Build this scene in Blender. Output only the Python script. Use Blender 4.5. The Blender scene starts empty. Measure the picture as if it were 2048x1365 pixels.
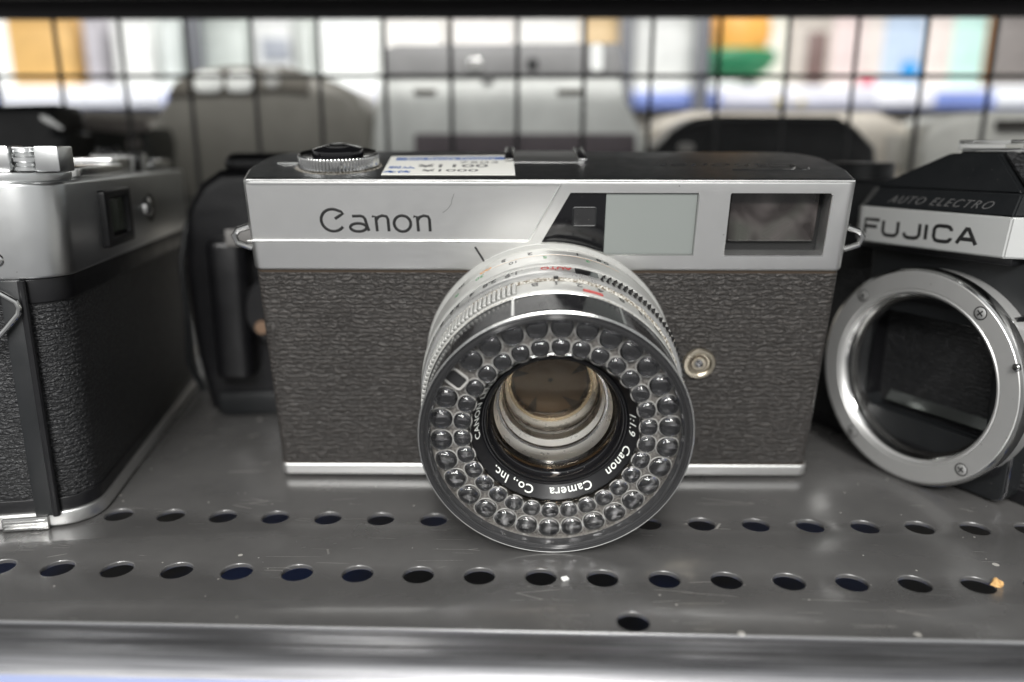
import bpy, bmesh, math, random
from mathutils import Matrix, Vector
random.seed(7)
PI = math.pi
S = 0.001                      # everything below is modelled in millimetres
C = bpy.context.scene.collection
sc = bpy.context.scene

# ------------------------------------------------------------------ camera
CAM = Vector((-1.905, -139.557, 84.12))
YAW, PITCH, ROLL, F = 0.0293, 0.2441, -0.0025, 1530.6
RC = Matrix.Rotation(YAW, 3, 'Z') @ Matrix.Rotation(-PITCH, 3, 'X') @ Matrix.Rotation(ROLL, 3, 'Y')
cd = bpy.data.cameras.new('camera'); cam = bpy.data.objects.new('camera', cd); C.objects.link(cam)
cam.matrix_world = Matrix.Translation(CAM * S) @ (RC @ Matrix.Rotation(PI / 2, 3, 'X')).to_4x4()
cd.sensor_width = 36; cd.lens = F / 2048 * 36; cd.clip_start = 0.002; cd.clip_end = 50
cd.dof.use_dof = True; cd.dof.focus_distance = 0.166; cd.dof.aperture_fstop = 5.9
sc.camera = cam

# ------------------------------------------------------------------ world and lamps
w = bpy.data.worlds.new('World'); sc.world = w; w.use_nodes = True
nt = w.node_tree; nt.nodes.clear()
wo = nt.nodes.new('ShaderNodeOutputWorld'); bg = nt.nodes.new('ShaderNodeBackground')
tc = nt.nodes.new('ShaderNodeTexCoord'); sx = nt.nodes.new('ShaderNodeSeparateXYZ')
rp = nt.nodes.new('ShaderNodeValToRGB'); mr = nt.nodes.new('ShaderNodeMapRange')
mr.inputs['From Min'].default_value = -1; mr.inputs['From Max'].default_value = 1
nt.links.new(tc.outputs['Generated'], sx.inputs[0]); nt.links.new(sx.outputs['Z'], mr.inputs['Value'])
nt.links.new(mr.outputs[0], rp.inputs[0])
e = rp.color_ramp.elements
e[0].position = 0.0; e[0].color = (.26, .26, .27, 1)
e[1].position = 1.0; e[1].color = (.95, .97, .97, 1)
for p, c in ((.42, (.30, .30, .30, 1)), (.50, (.52, .52, .51, 1)), (.60, (.72, .73, .73, 1))):
    k = e.new(p); k.color = c
nt.links.new(rp.outputs[0], bg.inputs[0]); nt.links.new(bg.outputs[0], wo.inputs[0])
bg.inputs[1].default_value = 0.92

def lamp(name, loc, target, sxx, syy, power, col=(1, .985, .96)):
    l = bpy.data.lights.new(name, 'AREA'); l.shape = 'RECTANGLE'; l.size = sxx; l.size_y = syy
    l.energy = power; l.color = col
    o = bpy.data.objects.new(name, l); C.objects.link(o); o.location = loc
    o.rotation_euler = (Vector(target) - Vector(loc)).to_track_quat('-Z', 'Y').to_euler()
    return o
# ceiling light rows of the shop: one over the aisle the photographer stands in, one beyond the rack
lamp('ceiling_lamp', (-.25, -1.65, 1.15), (0, 0, .05), 1.8, .22, 38)
lamp('ceiling_lamp', (.12, -1.5, 1.3), (.05, -1.2, 0), .20, 1.9, 34)
lamp('ceiling_lamp', (0, .75, 1.1), (0, .6, 0), 2.0, .3, 15)

sc.view_settings.view_transform = 'Standard'; sc.view_settings.look = 'None'
sc.view_settings.exposure = 0.15; sc.view_settings.gamma = 1
sc.render.engine = 'CYCLES'
sc.cycles.max_bounces = 10; sc.cycles.transmission_bounces = 8; sc.cycles.transparent_max_bounces = 8
sc.cycles.caustics_reflective = False; sc.cycles.caustics_refractive = False

# ------------------------------------------------------------------ materials
def ramp(nt, src, stops):
    r = nt.nodes.new('ShaderNodeValToRGB'); nt.links.new(src, r.inputs[0])
    els = r.color_ramp.elements
    while len(els) > 1: els.remove(els[-1])
    for i, (p, v) in enumerate(stops):
        k = els[0] if i == 0 else els.new(p)
        k.position = p; k.color = (v, v, v, 1) if not isinstance(v, tuple) else (*v, 1)
    return r.outputs[0]
def coord(nt, scale=(1, 1, 1), rot=(0, 0, 0)):
    t = nt.nodes.new('ShaderNodeTexCoord'); m = nt.nodes.new('ShaderNodeMapping')
    m.inputs['Scale'].default_value = [1000 * s for s in scale]; m.inputs['Rotation'].default_value = rot
    nt.links.new(t.outputs['Object'], m.inputs[0]); return m.outputs[0]
def noise(nt, vec, scale, detail=3, rough=.5, dist=0, col=False):
    n = nt.nodes.new('ShaderNodeTexNoise'); n.inputs['Scale'].default_value = scale
    n.inputs['Detail'].default_value = detail; n.inputs['Roughness'].default_value = rough
    n.inputs['Distortion'].default_value = dist
    nt.links.new(vec, n.inputs['Vector']); return n.outputs['Color' if col else 'Fac']
def math_(nt, op, a, b=None, c=None):
    n = nt.nodes.new('ShaderNodeMath'); n.operation = op
    for i, v in enumerate((a, b, c)):
        if v is None: continue
        if isinstance(v, (int, float)): n.inputs[i].default_value = v
        else: nt.links.new(v, n.inputs[i])
    return n.outputs[0]
def mixc(nt, fac, a, b):
    n = nt.nodes.new('ShaderNodeMix'); n.data_type = 'RGBA'
    if isinstance(fac, (int, float)): n.inputs[0].default_value = fac
    else: nt.links.new(fac, n.inputs[0])
    for i, v in ((6, a), (7, b)):
        if isinstance(v, tuple): n.inputs[i].default_value = (*v, 1)
        else: nt.links.new(v, n.inputs[i])
    return n.outputs[2]
def mat(name, col, metal=0, rough=.5, **kw):
    m = bpy.data.materials.new(name); m.use_nodes = True
    b = m.node_tree.nodes['Principled BSDF']
    b.inputs['Base Color'].default_value = (*col, 1) if len(col) == 3 else col
    b.inputs['Metallic'].default_value = metal; b.inputs['Roughness'].default_value = rough
    for k, v in kw.items(): b.inputs[k.replace('_', ' ')].default_value = v
    return m
def bump(m, height, dist, strength=1.0):
    nt = m.node_tree; b = nt.nodes['Principled BSDF']
    n = nt.nodes.new('ShaderNodeBump'); n.inputs['Distance'].default_value = dist * S
    n.inputs['Strength'].default_value = strength
    nt.links.new(height, n.inputs['Height']); nt.links.new(n.outputs[0], b.inputs['Normal'])
def link(m, out, inp): m.node_tree.links.new(out, m.node_tree.nodes['Principled BSDF'].inputs[inp])

def scratches(nt, scale, rot, th=.008, stretch=.03):
    v = coord(nt, (stretch, 1, 1), rot)
    vo = nt.nodes.new('ShaderNodeTexVoronoi'); vo.feature = 'DISTANCE_TO_EDGE'; vo.inputs['Scale'].default_value = scale
    nt.links.new(v, vo.inputs['Vector'])
    return math_(nt, 'LESS_THAN', vo.outputs['Distance'], th)

def specks(nt, scale, th, density):
    """sparse dust specks: small dots at random cells"""
    vo = nt.nodes.new('ShaderNodeTexVoronoi'); vo.inputs['Scale'].default_value = scale
    v = coord(nt); nt.links.new(v, vo.inputs['Vector'])
    sp = nt.nodes.new('ShaderNodeSeparateColor'); nt.links.new(vo.outputs['Color'], sp.inputs[0])
    rad = math_(nt, 'MULTIPLY', sp.outputs[1], th)
    return math_(nt, 'MULTIPLY', math_(nt, 'LESS_THAN', vo.outputs['Distance'], rad), math_(nt, 'LESS_THAN', sp.outputs[0], density))

def satin(name, col=(.60, .60, .585), rough=.36, grain=1.0, brushed=False, metal=1.0, dirt=.25, vary=.06):
    m = mat(name, col, metal, rough); nt = m.node_tree
    v = coord(nt, (.05, 1, 1.0) if brushed else (1, 1, 1))
    f = noise(nt, v, 5.0, 4, .6)
    bump(m, f, .03 * grain, .55)
    big = noise(nt, coord(nt), .12, 4, .6)
    cc = mixc(nt, ramp(nt, big, [(.35, 0), (.7, dirt)]), col, tuple(c * .72 for c in col))
    sp = specks(nt, .55, .10, .25)
    cc = mixc(nt, math_(nt, 'MULTIPLY', sp, .5), cc, (.16, .15, .13))
    link(m, cc, 'Base Color')
    link(m, ramp(nt, noise(nt, coord(nt), .3, 5, .65), [(.3, rough - vary), (.7, rough + vary)]), 'Roughness')
    return m
M = {}
M['satin'] = satin('satin_aluminium', (.74, .74, .73), .40, 1.9, dirt=.07, vary=.015)
M['satin_side'] = satin('satin_aluminium_worn', (.70, .71, .71), .30, vary=.02, dirt=.12)
M['ring'] = satin('ring_aluminium', (.53, .53, .51), .48, .6, dirt=.3, metal=.65)
M['bright'] = satin('polished_edge', (.86, .86, .84), .2, .3, dirt=.1)
M['chrome'] = satin('chrome', (.62, .62, .61), .13, .25, dirt=.3)
M['mount'] = satin('mount_steel', (.60, .60, .59), .40, .5, metal=.7, vary=.02, dirt=.1)
M['chrome_dark'] = satin('dark_chrome', (.30, .30, .31), .15, .3)

def leather(name, col=(.043, .039, .036), cell=1.0):
    m = mat(name, col, 0, .42); nt = m.node_tree
    m.node_tree.nodes['Principled BSDF'].inputs['Specular IOR Level'].default_value = .45
    v1 = coord(nt); sz = nt.nodes.new('ShaderNodeSeparateXYZ'); nt.links.new(v1, sz.inputs[0])
    wv = math_(nt, 'MULTIPLY', noise(nt, coord(nt, (.24, .24, .46)), 1.0 / cell, 3, .62, .25), 16.0)
    ph = math_(nt, 'ADD', math_(nt, 'MULTIPLY', sz.outputs[2], 4.4 / cell), wv)
    sn = math_(nt, 'MULTIPLY_ADD', math_(nt, 'SINE', ph), .5, .5)
    band = ramp(nt, sn, [(0, .15), (.28, .65), (.7, .95), (1, 1)])
    v0 = coord(nt, (.38, .38, .8))
    wob = noise(nt, coord(nt, (.5, .5, .8)), .7 / cell, 3, .6, .2, True)
    vm = nt.nodes.new('ShaderNodeVectorMath'); vm.operation = 'MULTIPLY_ADD'
    nt.links.new(wob, vm.inputs[0]); vm.inputs[1].default_value = (2.2, 2.2, 2.2); nt.links.new(v0, vm.inputs[2])
    ve = nt.nodes.new('ShaderNodeTexVoronoi'); ve.feature = 'DISTANCE_TO_EDGE'; ve.inputs['Scale'].default_value = 1.0 / cell
    nt.links.new(vm.outputs[0], ve.inputs['Vector'])
    c1 = ramp(nt, ve.outputs['Distance'], [(0, 0), (.08, .6), (.28, 1)])
    crease = math_(nt, 'MULTIPLY', math_(nt, 'MULTIPLY_ADD', c1, .85, .15), band)
    n2 = noise(nt, coord(nt, (.9, .9, 1.2)), 2.2 / cell, 4, .6, .3)
    h = math_(nt, 'ADD', math_(nt, 'MULTIPLY', crease, .85), math_(nt, 'MULTIPLY', n2, .22))
    wear = ramp(nt, noise(nt, coord(nt), .07, 3, .6), [(.35, .65), (.7, 1.0)])
    h = math_(nt, 'MULTIPLY', h, wear)
    bump(m, h, .62 * cell, 1.0)
    cc = mixc(nt, ramp(nt, math_(nt, 'MULTIPLY', crease, n2), [(.1, 0), (.5, 1)]), tuple(c * .6 for c in col), tuple(c * 1.35 for c in col))
    dust = math_(nt, 'MULTIPLY', specks(nt, .9, .09, .12), .35)
    link(m, mixc(nt, dust, cc, (.3, .26, .2)), 'Base Color')
    link(m, ramp(nt, n2, [(.3, .52), (.7, .36)]), 'Roughness')
    return m
M['leather'] = leather('leatherette', cell=.86)
M['leather2'] = leather('leatherette_black', (.020, .0205, .022), .85)

def painted(name, col, rough, fine=.4, sp=.0, **kw):
    m = mat(name, col, 0, rough, **kw); nt = m.node_tree
    f = noise(nt, coord(nt), 3.0, 4, .6); bump(m, f, .02 * fine, .5)
    link(m, ramp(nt, noise(nt, coord(nt), .15, 5, .7), [(.3, max(.02, rough - .05)), (.7, rough + .08)]), 'Roughness')
    if sp:
        s1 = specks(nt, .8, .10, .3)
        link(m, mixc(nt, math_(nt, 'MULTIPLY', s1, sp), col, (.45, .43, .40)), 'Base Color')
    return m
M['black'] = painted('black_paint', (.006, .006, .007), .34, 1, .12)
M['black_satin'] = painted('black_satin', (.009, .010, .011), .40, 2, .2)
M['black_gloss'] = painted('black_gloss', (.006, .006, .007), .08, .3, .25)
M['black_matt'] = mat('black_matt', (.006, .006, .006), 0, .8)
M['top_shade'] = satin('top_plate', (.13, .135, .14), .42, 1.2, dirt=.2)
M['ink'] = mat('black_ink', (.012, .012, .012), 0, .4)
M['red'] = mat('red_ink', (.38, .03, .025), 0, .5)
M['green'] = mat('green_ink', (.05, .22, .08), 0, .5)
M['orange'] = mat('orange_ink', (.62, .28, .06), 0, .5)
M['white_ink'] = mat('white_ink', (.70, .72, .68), 0, .5)
M['blue'] = mat('blue_ink', (.03, .12, .42), 0, .5)
M['greyink'] = mat('grey_ink', (.16, .16, .16), 0, .6)
M['paper'] = painted('paper', (.85, .85, .80), .6, 2)
M['brass'] = satin('aged_brass', (.52, .47, .38), .3, .6, dirt=.6)
M['dirtline'] = mat('seam_dirt', (.035, .022, .012), 0, .8)
M['dust'] = painted('dusty_grease', (.17, .145, .10), .85, 5)
m = M['dust']; nt = m.node_tree
link(m, mixc(nt, ramp(nt, noise(nt, coord(nt), 2.0, 4, .7), [(.42, 0), (.6, 1)]), (.10, .08, .055), (.50, .49, .45)), 'Base Color')
M['glass'] = mat('clear_glass', (1, 1, 1), 0, .0, Transmission_Weight=1.0, IOR=1.5)
M['acrylic'] = mat('clear_acrylic', (.97, .97, .98), 0, .02, Transmission_Weight=1.0, IOR=1.55)
M['seam'] = mat('milky_seam', (.34, .335, .32), 0, .2)
M['well'] = mat('well_black', (.006, .006, .008), 0, .12)
m = M['coated'] = bpy.data.materials.new('coated_glass'); m.use_nodes = True; nt = m.node_tree; nt.nodes.clear()
mo = nt.nodes.new('ShaderNodeOutputMaterial'); mx = nt.nodes.new('ShaderNodeMixShader'); tr_ = nt.nodes.new('ShaderNodeBsdfTransparent'); gs = nt.nodes.new('ShaderNodeBsdfGlossy'); fr_ = nt.nodes.new('ShaderNodeFresnel')
tr_.inputs[0].default_value = (.985, .98, .965, 1); gs.inputs[0].default_value = (.75, .66, .56, 1); gs.inputs['Roughness'].default_value = .015; fr_.inputs['IOR'].default_value = 1.26
nt.links.new(fr_.outputs[0], mx.inputs[0]); nt.links.new(tr_.outputs[0], mx.inputs[1]); nt.links.new(gs.outputs[0], mx.inputs[2]); nt.links.new(mx.outputs[0], mo.inputs[0])
M['frost'] = painted('frosted_plastic', (.225, .243, .232), .42, 2, .2)
m = M['smoke'] = mat('smoked_acrylic', (.010, .010, .011), 0, .09, Specular_IOR_Level=.16); nt = m.node_tree
sm = scratches(nt, .5, (.3, .2, 1.0), .012, .12)
link(m, mixc(nt, math_(nt, 'MULTIPLY', specks(nt, 1.6, .16, .45), .55), (.010, .010, .011), (.33, .30, .26)), 'Base Color')
link(m, ramp(nt, noise(nt, coord(nt), .25, 5, .7), [(.35, .06), (.7, .28)]), 'Roughness')

# meter plate: grime in the gaps, rings of fine dust
m = M['plate'] = mat('meter_plate', (.2, .18, .16), 0, .35); nt = m.node_tree
link(m, mixc(nt, ramp(nt, noise(nt, coord(nt), 2.2, 5, .7), [(.35, 0), (.65, 1)]), (.02, .02, .02), (.26, .245, .225)), 'Base Color')
bump(m, noise(nt, coord(nt), 4, 4, .7), .08, .8)
# rim: dark, with fine concentric turning marks
m = M['rim'] = mat('rim_acrylic', (.03, .03, .032), 0, .14, IOR=1.5); nt = m.node_tree
m.node_tree.nodes['Principled BSDF'].inputs['Specular IOR Level'].default_value = .22
link(m, mixc(nt, math_(nt, 'MULTIPLY', specks(nt, 2.6, .14, .35), .7), (.03, .03, .031), (.42, .37, .31)), 'Base Color')

# shelf paint: smooth dark grey powder coat, scratched and dusty
m = M['shelf'] = mat('shelf_paint', (.045, .044, .042), 0, .3, IOR=1.7); nt = m.node_tree
pb = nt.nodes['Principled BSDF']; pb.inputs['Specular IOR Level'].default_value = .75
n1 = noise(nt, coord(nt), .03, 6, .7)
base = mixc(nt, ramp(nt, n1, [(.35, 0), (.7, 1)]), (.060, .059, .058), (.082, .080, .078))
msk = ramp(nt, noise(nt, coord(nt), .045, 2), [(.60, 0), (.66, 1)])
s1 = math_(nt, 'MULTIPLY', scratches(nt, .22, (0, 0, .5), .006, .12), msk)
s2 = math_(nt, 'MULTIPLY', scratches(nt, .20, (0, 0, -.7), .006, .1), ramp(nt, noise(nt, coord(nt, (1.1, 1.3, 1)), .05, 2), [(.62, 0), (.68, 1)]))
sp = specks(nt, .12, .09, .5); sp2 = specks(nt, .35, .10, .25)
d = math_(nt, 'MAXIMUM', math_(nt, 'MULTIPLY', math_(nt, 'MAXIMUM', s1, s2), .35), math_(nt, 'MULTIPLY', math_(nt, 'MAXIMUM', sp, sp2), .55))
link(m, mixc(nt, d, base, (.50, .48, .44)), 'Base Color')
rg = ramp(nt, noise(nt, coord(nt), .02, 5, .65), [(.3, .20), (.7, .29)])
link(m, math_(nt, 'ADD', rg, math_(nt, 'MULTIPLY', d, .3)), 'Roughness')
bump(m, noise(nt, coord(nt), 1.8, 4), .014, .6)
m = M['lip'] = mat('lip_metal', (.46, .46, .47), .9, .22); nt = m.node_tree
st = noise(nt, coord(nt, (.012, 1, 1)), 1.6, 5, .7)
link(m, mixc(nt, ramp(nt, st, [(.35, 0), (.65, 1)]), (.15, .15, .16), (.36, .36, .37)), 'Base Color')
bump(m, st, .05, .6)
link(m, ramp(nt, noise(nt, coord(nt, (.05, 1, 1)), .6, 5), [(.3, .26), (.7, .42)]), 'Roughness')
M['under'] = painted('underside_paint', (.030, .028, .030), .45, 1)
M['wire'] = mat('wire_black', (.06, .06, .062), 0, .5)
m = M['lower'] = mat('lower_blue', (.02, .045, .16), 0, .5); nt = m.node_tree
link(m, mixc(nt, ramp(nt, noise(nt, coord(nt), .012, 2), [(.42, 0), (.58, 1)]), (.012, .014, .02), (.03, .07, .25)), 'Base Color')

def plain(name, col, rough=.5, metal=0, emit=0):
    k = (name, col)
    if k in M: return M[k]
    m = mat(name, col, metal, rough); nt = m.node_tree
    n = noise(nt, coord(nt), .06, 4, .6)
    link(m, mixc(nt, ramp(nt, n, [(.35, 0), (.65, 1)]), tuple(c * .88 for c in col), tuple(min(1, c * 1.06) for c in col)), 'Base Color')
    M[k] = m; return m

# ------------------------------------------------------------------ geometry helpers
def finish(me, m, smooth=True, ang=32):
    for v in me.vertices: v.co *= S
    if smooth:
        for p in me.polygons: p.use_smooth = True
        me.set_sharp_from_angle(angle=math.radians(ang))
    if m is not None:
        if isinstance(m, (list, tuple)):
            for k in m: me.materials.append(k)
        elif not me.materials: me.materials.append(m)
def obj(name, bm, m, parent=None, loc=(0, 0, 0), rot=(0, 0, 0), smooth=True, ang=32, label=None):
    me = bpy.data.meshes.new(name); bm.to_mesh(me); bm.free(); finish(me, m, smooth, ang)
    o = bpy.data.objects.new(name, me); C.objects.link(o)
    o.location = Vector(loc) * S; o.rotation_euler = rot
    if parent: o.parent = parent
    if label: o['label'] = label
    return o
def thing(name, label, cat, loc=(0, 0, 0), rot=None, group=None):
    o = bpy.data.objects.new(name, None); C.objects.link(o); o.location = Vector(loc) * S
    if rot is not None: o.rotation_euler = rot
    o['label'] = label; o['category'] = cat; o.empty_display_size = .01
    if group: o['group'] = group
    return o
def tag(o, label=None, cat=None, group=None, kind=None):
    if label: o['label'] = label
    if cat: o['category'] = cat
    if group: o['group'] = group
    if kind: o['kind'] = kind
    return o
def box(bm, x0, x1, y0, y1, z0, z1, bev=0, seg=2, mtx=None):
    r = bmesh.ops.create_cube(bm, size=1)
    vs = r['verts']
    for v in vs: v.co = Vector(((x0 + x1) / 2 + v.co.x * (x1 - x0), (y0 + y1) / 2 + v.co.y * (y1 - y0), (z0 + z1) / 2 + v.co.z * (z1 - z0)))
    if bev:
        es = list({e for v in vs for e in v.link_edges})
        r = bmesh.ops.bevel(bm, geom=es, offset=bev, segments=seg, affect='EDGES', profile=.5)
        vs = list({v for v in vs if v.is_valid} | set(r['verts']))
    if mtx:
        for v in vs: v.co = mtx @ v.co
    return bm
def bx(*a, **k):
    return box(bmesh.new(), *a, **k)
def lathe(prof, n=96, centre=(0, 0, 0), a0=0, a1=2 * PI, axis='lens', bm=None, mi=None, fn=None):
    """prof: (radius, axial). axis 'lens': axial runs towards -y and angle 0 is up, clockwise from the front; 'up': axial is z."""
    bm = bm or bmesh.new(); full = abs(a1 - a0 - 2 * PI) < 1e-6
    rows = []
    k = n if full else n + 1
    for i in range(k):
        a = a0 + (a1 - a0) * i / n; row = []
        for j, (r, l) in enumerate(prof):
            rr = r + (fn(a, j) if fn else 0)
            if axis == 'lens': p = (centre[0] + rr * math.sin(a), centre[1] - l, centre[2] + rr * math.cos(a))
            else: p = (centre[0] + rr * math.sin(a), centre[1] - rr * math.cos(a), centre[2] + l)
            row.append(bm.verts.new(p))
        rows.append(row)
    for i in range(n):
        A, B = rows[i], rows[(i + 1) % k]
        for j in range(len(prof) - 1):
            try:
                f = bm.faces.new((A[j], B[j], B[j + 1], A[j + 1]))
                if mi: f.material_index = mi[j]
            except ValueError: pass
    bmesh.ops.remove_doubles(bm, verts=bm.verts, dist=1e-5)
    bmesh.ops.recalc_face_normals(bm, faces=bm.faces)
    return bm
def curve_mesh(splines, ext, bev=0, off=True, bres=3, fill=True):
    cu = bpy.data.curves.new('c', 'CURVE'); cu.dimensions = '2D'; cu.fill_mode = 'BOTH' if fill else 'NONE'
    cu.extrude = max(0, ext - bev); cu.bevel_depth = bev; cu.bevel_resolution = bres
    if off: cu.offset = -bev
    for pts in splines:
        s = cu.splines.new('POLY'); s.points.add(len(pts) - 1); s.use_cyclic_u = True
        for q, (x, y) in zip(s.points, pts): q.co = (x, y, 0, 1)
    o = bpy.data.objects.new('c', cu); C.objects.link(o)
    dg = bpy.context.evaluated_depsgraph_get(); me = bpy.data.meshes.new_from_object(o.evaluated_get(dg))
    bm = bmesh.new(); bm.from_mesh(me); bmesh.ops.remove_doubles(bm, verts=bm.verts, dist=1e-4)
    bpy.data.objects.remove(o); bpy.data.curves.remove(cu); bpy.data.meshes.remove(me)
    return bm
def slab(pts, z0, z1, bev=0, holes=(), bres=3):
    """plan outline raised from z0 to z1"""
    bm = curve_mesh([pts] + list(holes), (z1 - z0) / 2, bev, bres=bres)
    for v in bm.verts: v.co.z += (z0 + z1) / 2
    return bm
def face_plate(pts, y0, y1, bev=0, holes=()):
    """outline in x,z; thickness from y0 (front) to y1 (back)"""
    bm = curve_mesh([pts] + list(holes), (y1 - y0) / 2, bev)
    for v in bm.verts:
        u, vv, ww = v.co; v.co = (u, (y0 + y1) / 2 - ww, vv)
    return bm
def rrect(x0, x1, y0, y1, r, n=6):
    if not isinstance(r, (tuple, list)): r = (r,) * 4
    pts = []
    for (cx, cy, a, rr) in ((x1 - r[0], y0 + r[0], -90, r[0]), (x1 - r[1], y1 - r[1], 0, r[1]), (x0 + r[2], y1 - r[2], 90, r[2]), (x0 + r[3], y0 + r[3], 180, r[3])):
        for i in range(n + 1):
            t = math.radians(a + 90 * i / n); pts.append((cx + rr * math.cos(t), cy + rr * math.sin(t)))
    return pts
def circ(cx, cy, r, n=40): return [(cx + r * math.cos(2 * PI * i / n), cy + r * math.sin(2 * PI * i / n)) for i in range(n)]
def tube(pts, r, n=8, closed=False, bm=None, squash=None):
    bm = bm or bmesh.new(); P = [Vector(p) for p in pts]; k = len(P); rows = []
    nrm = None
    for i, p in enumerate(P):
        a = P[(i - 1) % k] if (closed or i > 0) else p; b = P[(i + 1) % k] if (closed or i < k - 1) else p
        t = (b - a).normalized()
        if nrm is None:
            nrm = t.cross(Vector((0, 0, 1)))
            if nrm.length < .1: nrm = t.cross(Vector((0, 1, 0)))
        nrm = (nrm - t * nrm.dot(t)).normalized(); bi = t.cross(nrm)
        rr = r[i] if isinstance(r, (list, tuple)) else r
        row = [bm.verts.new(p + (nrm * math.cos(2 * PI * j / n) + bi * math.sin(2 * PI * j / n)) * rr) for j in range(n)]
        if squash:
            ax, s = squash
            for v in row: v.co[ax] = p[ax] + (v.co[ax] - p[ax]) * s
        rows.append(row)
    for i in range(k if closed else k - 1):
        A, B = rows[i], rows[(i + 1) % k]
        for j in range(n): bm.faces.new((A[j], A[(j + 1) % n], B[(j + 1) % n], B[j]))
    if not closed:
        bm.faces.new(rows[0][::-1]); bm.faces.new(rows[-1])
    bmesh.ops.recalc_face_normals(bm, faces=bm.faces)
    return bm
def text_bm(body, size, shear=0, ext=.02, align='CENTER', space=1.0, bold=0):
    cu = bpy.data.curves.new('t', 'FONT'); cu.body = body; cu.size = size; cu.extrude = ext; cu.shear = shear
    cu.align_x = align; cu.space_character = space; cu.offset = bold; cu.resolution_u = 4
    o = bpy.data.objects.new('t', cu); C.objects.link(o)
    dg = bpy.context.evaluated_depsgraph_get(); me = bpy.data.meshes.new_from_object(o.evaluated_get(dg))
    bm = bmesh.new(); bm.from_mesh(me)
    bpy.data.objects.remove(o); bpy.data.curves.remove(cu); bpy.data.meshes.remove(me)
    return bm
def arc(cx, cy, rx, ry, a0, a1, n=14):
    return [(cx + rx * math.cos(math.radians(a0 + (a1 - a0) * i / n)), cy + ry * math.sin(math.radians(a0 + (a1 - a0) * i / n))) for i in range(n + 1)]
def mult(bm, mtx):
    for v in bm.verts: v.co = mtx @ v.co
    return bm
def join(bm, other):
    me = bpy.data.meshes.new('j'); other.to_mesh(me); other.free(); bm.from_mesh(me); bpy.data.meshes.remove(me); return bm
def boolean(o, cutters, op='DIFFERENCE'):
    """apply cutters (bmesh, mm) to mesh object o: done in mm on a bare copy, where the solver is most exact"""
    for v in o.data.vertices: v.co /= S
    work = bpy.data.objects.new('work', o.data); C.objects.link(work)
    for cb in cutters:
        bmesh.ops.recalc_face_normals(cb, faces=cb.faces)
        me = bpy.data.meshes.new('cut'); cb.to_mesh(me); cb.free()
        co = bpy.data.objects.new('cut', me); C.objects.link(co)
        md = work.modifiers.new('b', 'BOOLEAN'); md.operation = op; md.object = co; md.solver = 'EXACT'
        dg = bpy.context.evaluated_depsgraph_get(); nm = bpy.data.meshes.new_from_object(work.evaluated_get(dg))
        work.modifiers.clear(); work.data = nm
        bpy.data.objects.remove(co); bpy.data.meshes.remove(me)
    bpy.data.objects.remove(work); o.data = nm; nm.name = o.name
    for v in nm.vertices: v.co *= S
    for p in nm.polygons: p.use_smooth = True
    nm.set_sharp_from_angle(angle=math.radians(30))
def at(px, py, Y):
    """world point (mm) where the sight line through a pixel of the photograph reaches depth y = Y"""
    d = RC @ Vector(((px - 1024) / F, 1, -(py - 682.5) / F)); return CAM + d * ((Y - CAM.y) / d.y)

# ================================================================== THE RACK
def shelf_x(i): return i * 12.498
holes = [circ(shelf_x(i), 0, 3.15) for i in range(-13, 15)] + [circ(shelf_x(i), 24.03, 3.15) for i in range(-15, 18)] + [circ(16.9, -14.6, 3.0)]
bm = slab(rrect(-330, 330, -18.2, 178, .5, 2), -1.1, 0, .28, holes, 2)
tag(obj('shelf_floor', bm, M['shelf'], ang=50), kind='structure')
# front lip: crease, flat band, then a roll
prof = [(-18.2, -.15), (-18.7, -.55), (-19.1, -.5), (-21.2, -.35), (-22.0, -.75), (-22.5, -.6)]
prof += [(-22.5 - 9 * math.sin(t * PI / 2 / 10), -9.6 + 9 * math.cos(t * PI / 2 / 10)) for t in range(1, 11)] + [(-31.5, -22), (-30.4, -22), (-30.4, -9), (-22, -1.9), (-18.2, -1.6)]
bm = bmesh.new(); A = [bm.verts.new((-330, y, z)) for y, z in prof]; B = [bm.verts.new((330, y, z)) for y, z in prof]
for i in range(len(prof)):
    j = (i + 1) % len(prof); bm.faces.new((A[i], B[i], B[j], A[j]))
bmesh.ops.recalc_face_normals(bm, faces=bm.faces)
tag(obj('shelf_edge', bm, M['lip'], ang=50), kind='structure')
bm = bmesh.new(); prr = [(-22.5 - 9.25 * math.sin(t * PI / 2 / 10), -9.6 + 9.25 * math.cos(t * PI / 2 / 10)) for t in range(5, 11)] + [(-31.75, -21), (-31.55, -21), (-31.55, -9.6)] + [(-22.5 - 9.05 * math.sin(t * PI / 2 / 10), -9.6 + 9.05 * math.cos(t * PI / 2 / 10)) for t in range(9, 4, -1)]
A = [bm.verts.new((-330, y, z)) for y, z in prr]; B = [bm.verts.new((330, y, z)) for y, z in prr]
for i in range(len(prr)):
    j = (i + 1) % len(prr); bm.faces.new((A[i], B[i], B[j], A[j]))
bmesh.ops.recalc_face_normals(bm, faces=bm.faces)
tag(obj('lip_reflection', bm, painted('rail_reflection', (.20, .235, .38), .40, 1, Specular_IOR_Level=.25), ang=50), 'bluish strip added for reflections along the front edge of the shelf', 'reflection strip')  # added strip: its colour paints the bluish reflections of the rolled lip
tag(obj('lower_shelf', bx(-330, 330, -60, 178, -72, -70), M['lower']), kind='structure')
# upper shelf: underside with a folded rear and front lip
bm = bmesh.new(); box(bm, -330, 330, -20, 178, 141, 142.2, .3); box(bm, -330, 330, 176.4, 178, 133.5, 140.9, .3)
box(bm, -330, 330, 150, 151.5, 136.5, 140.9, .3)
tag(obj('upper_shelf', bm, M['under']), kind='structure')

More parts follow.
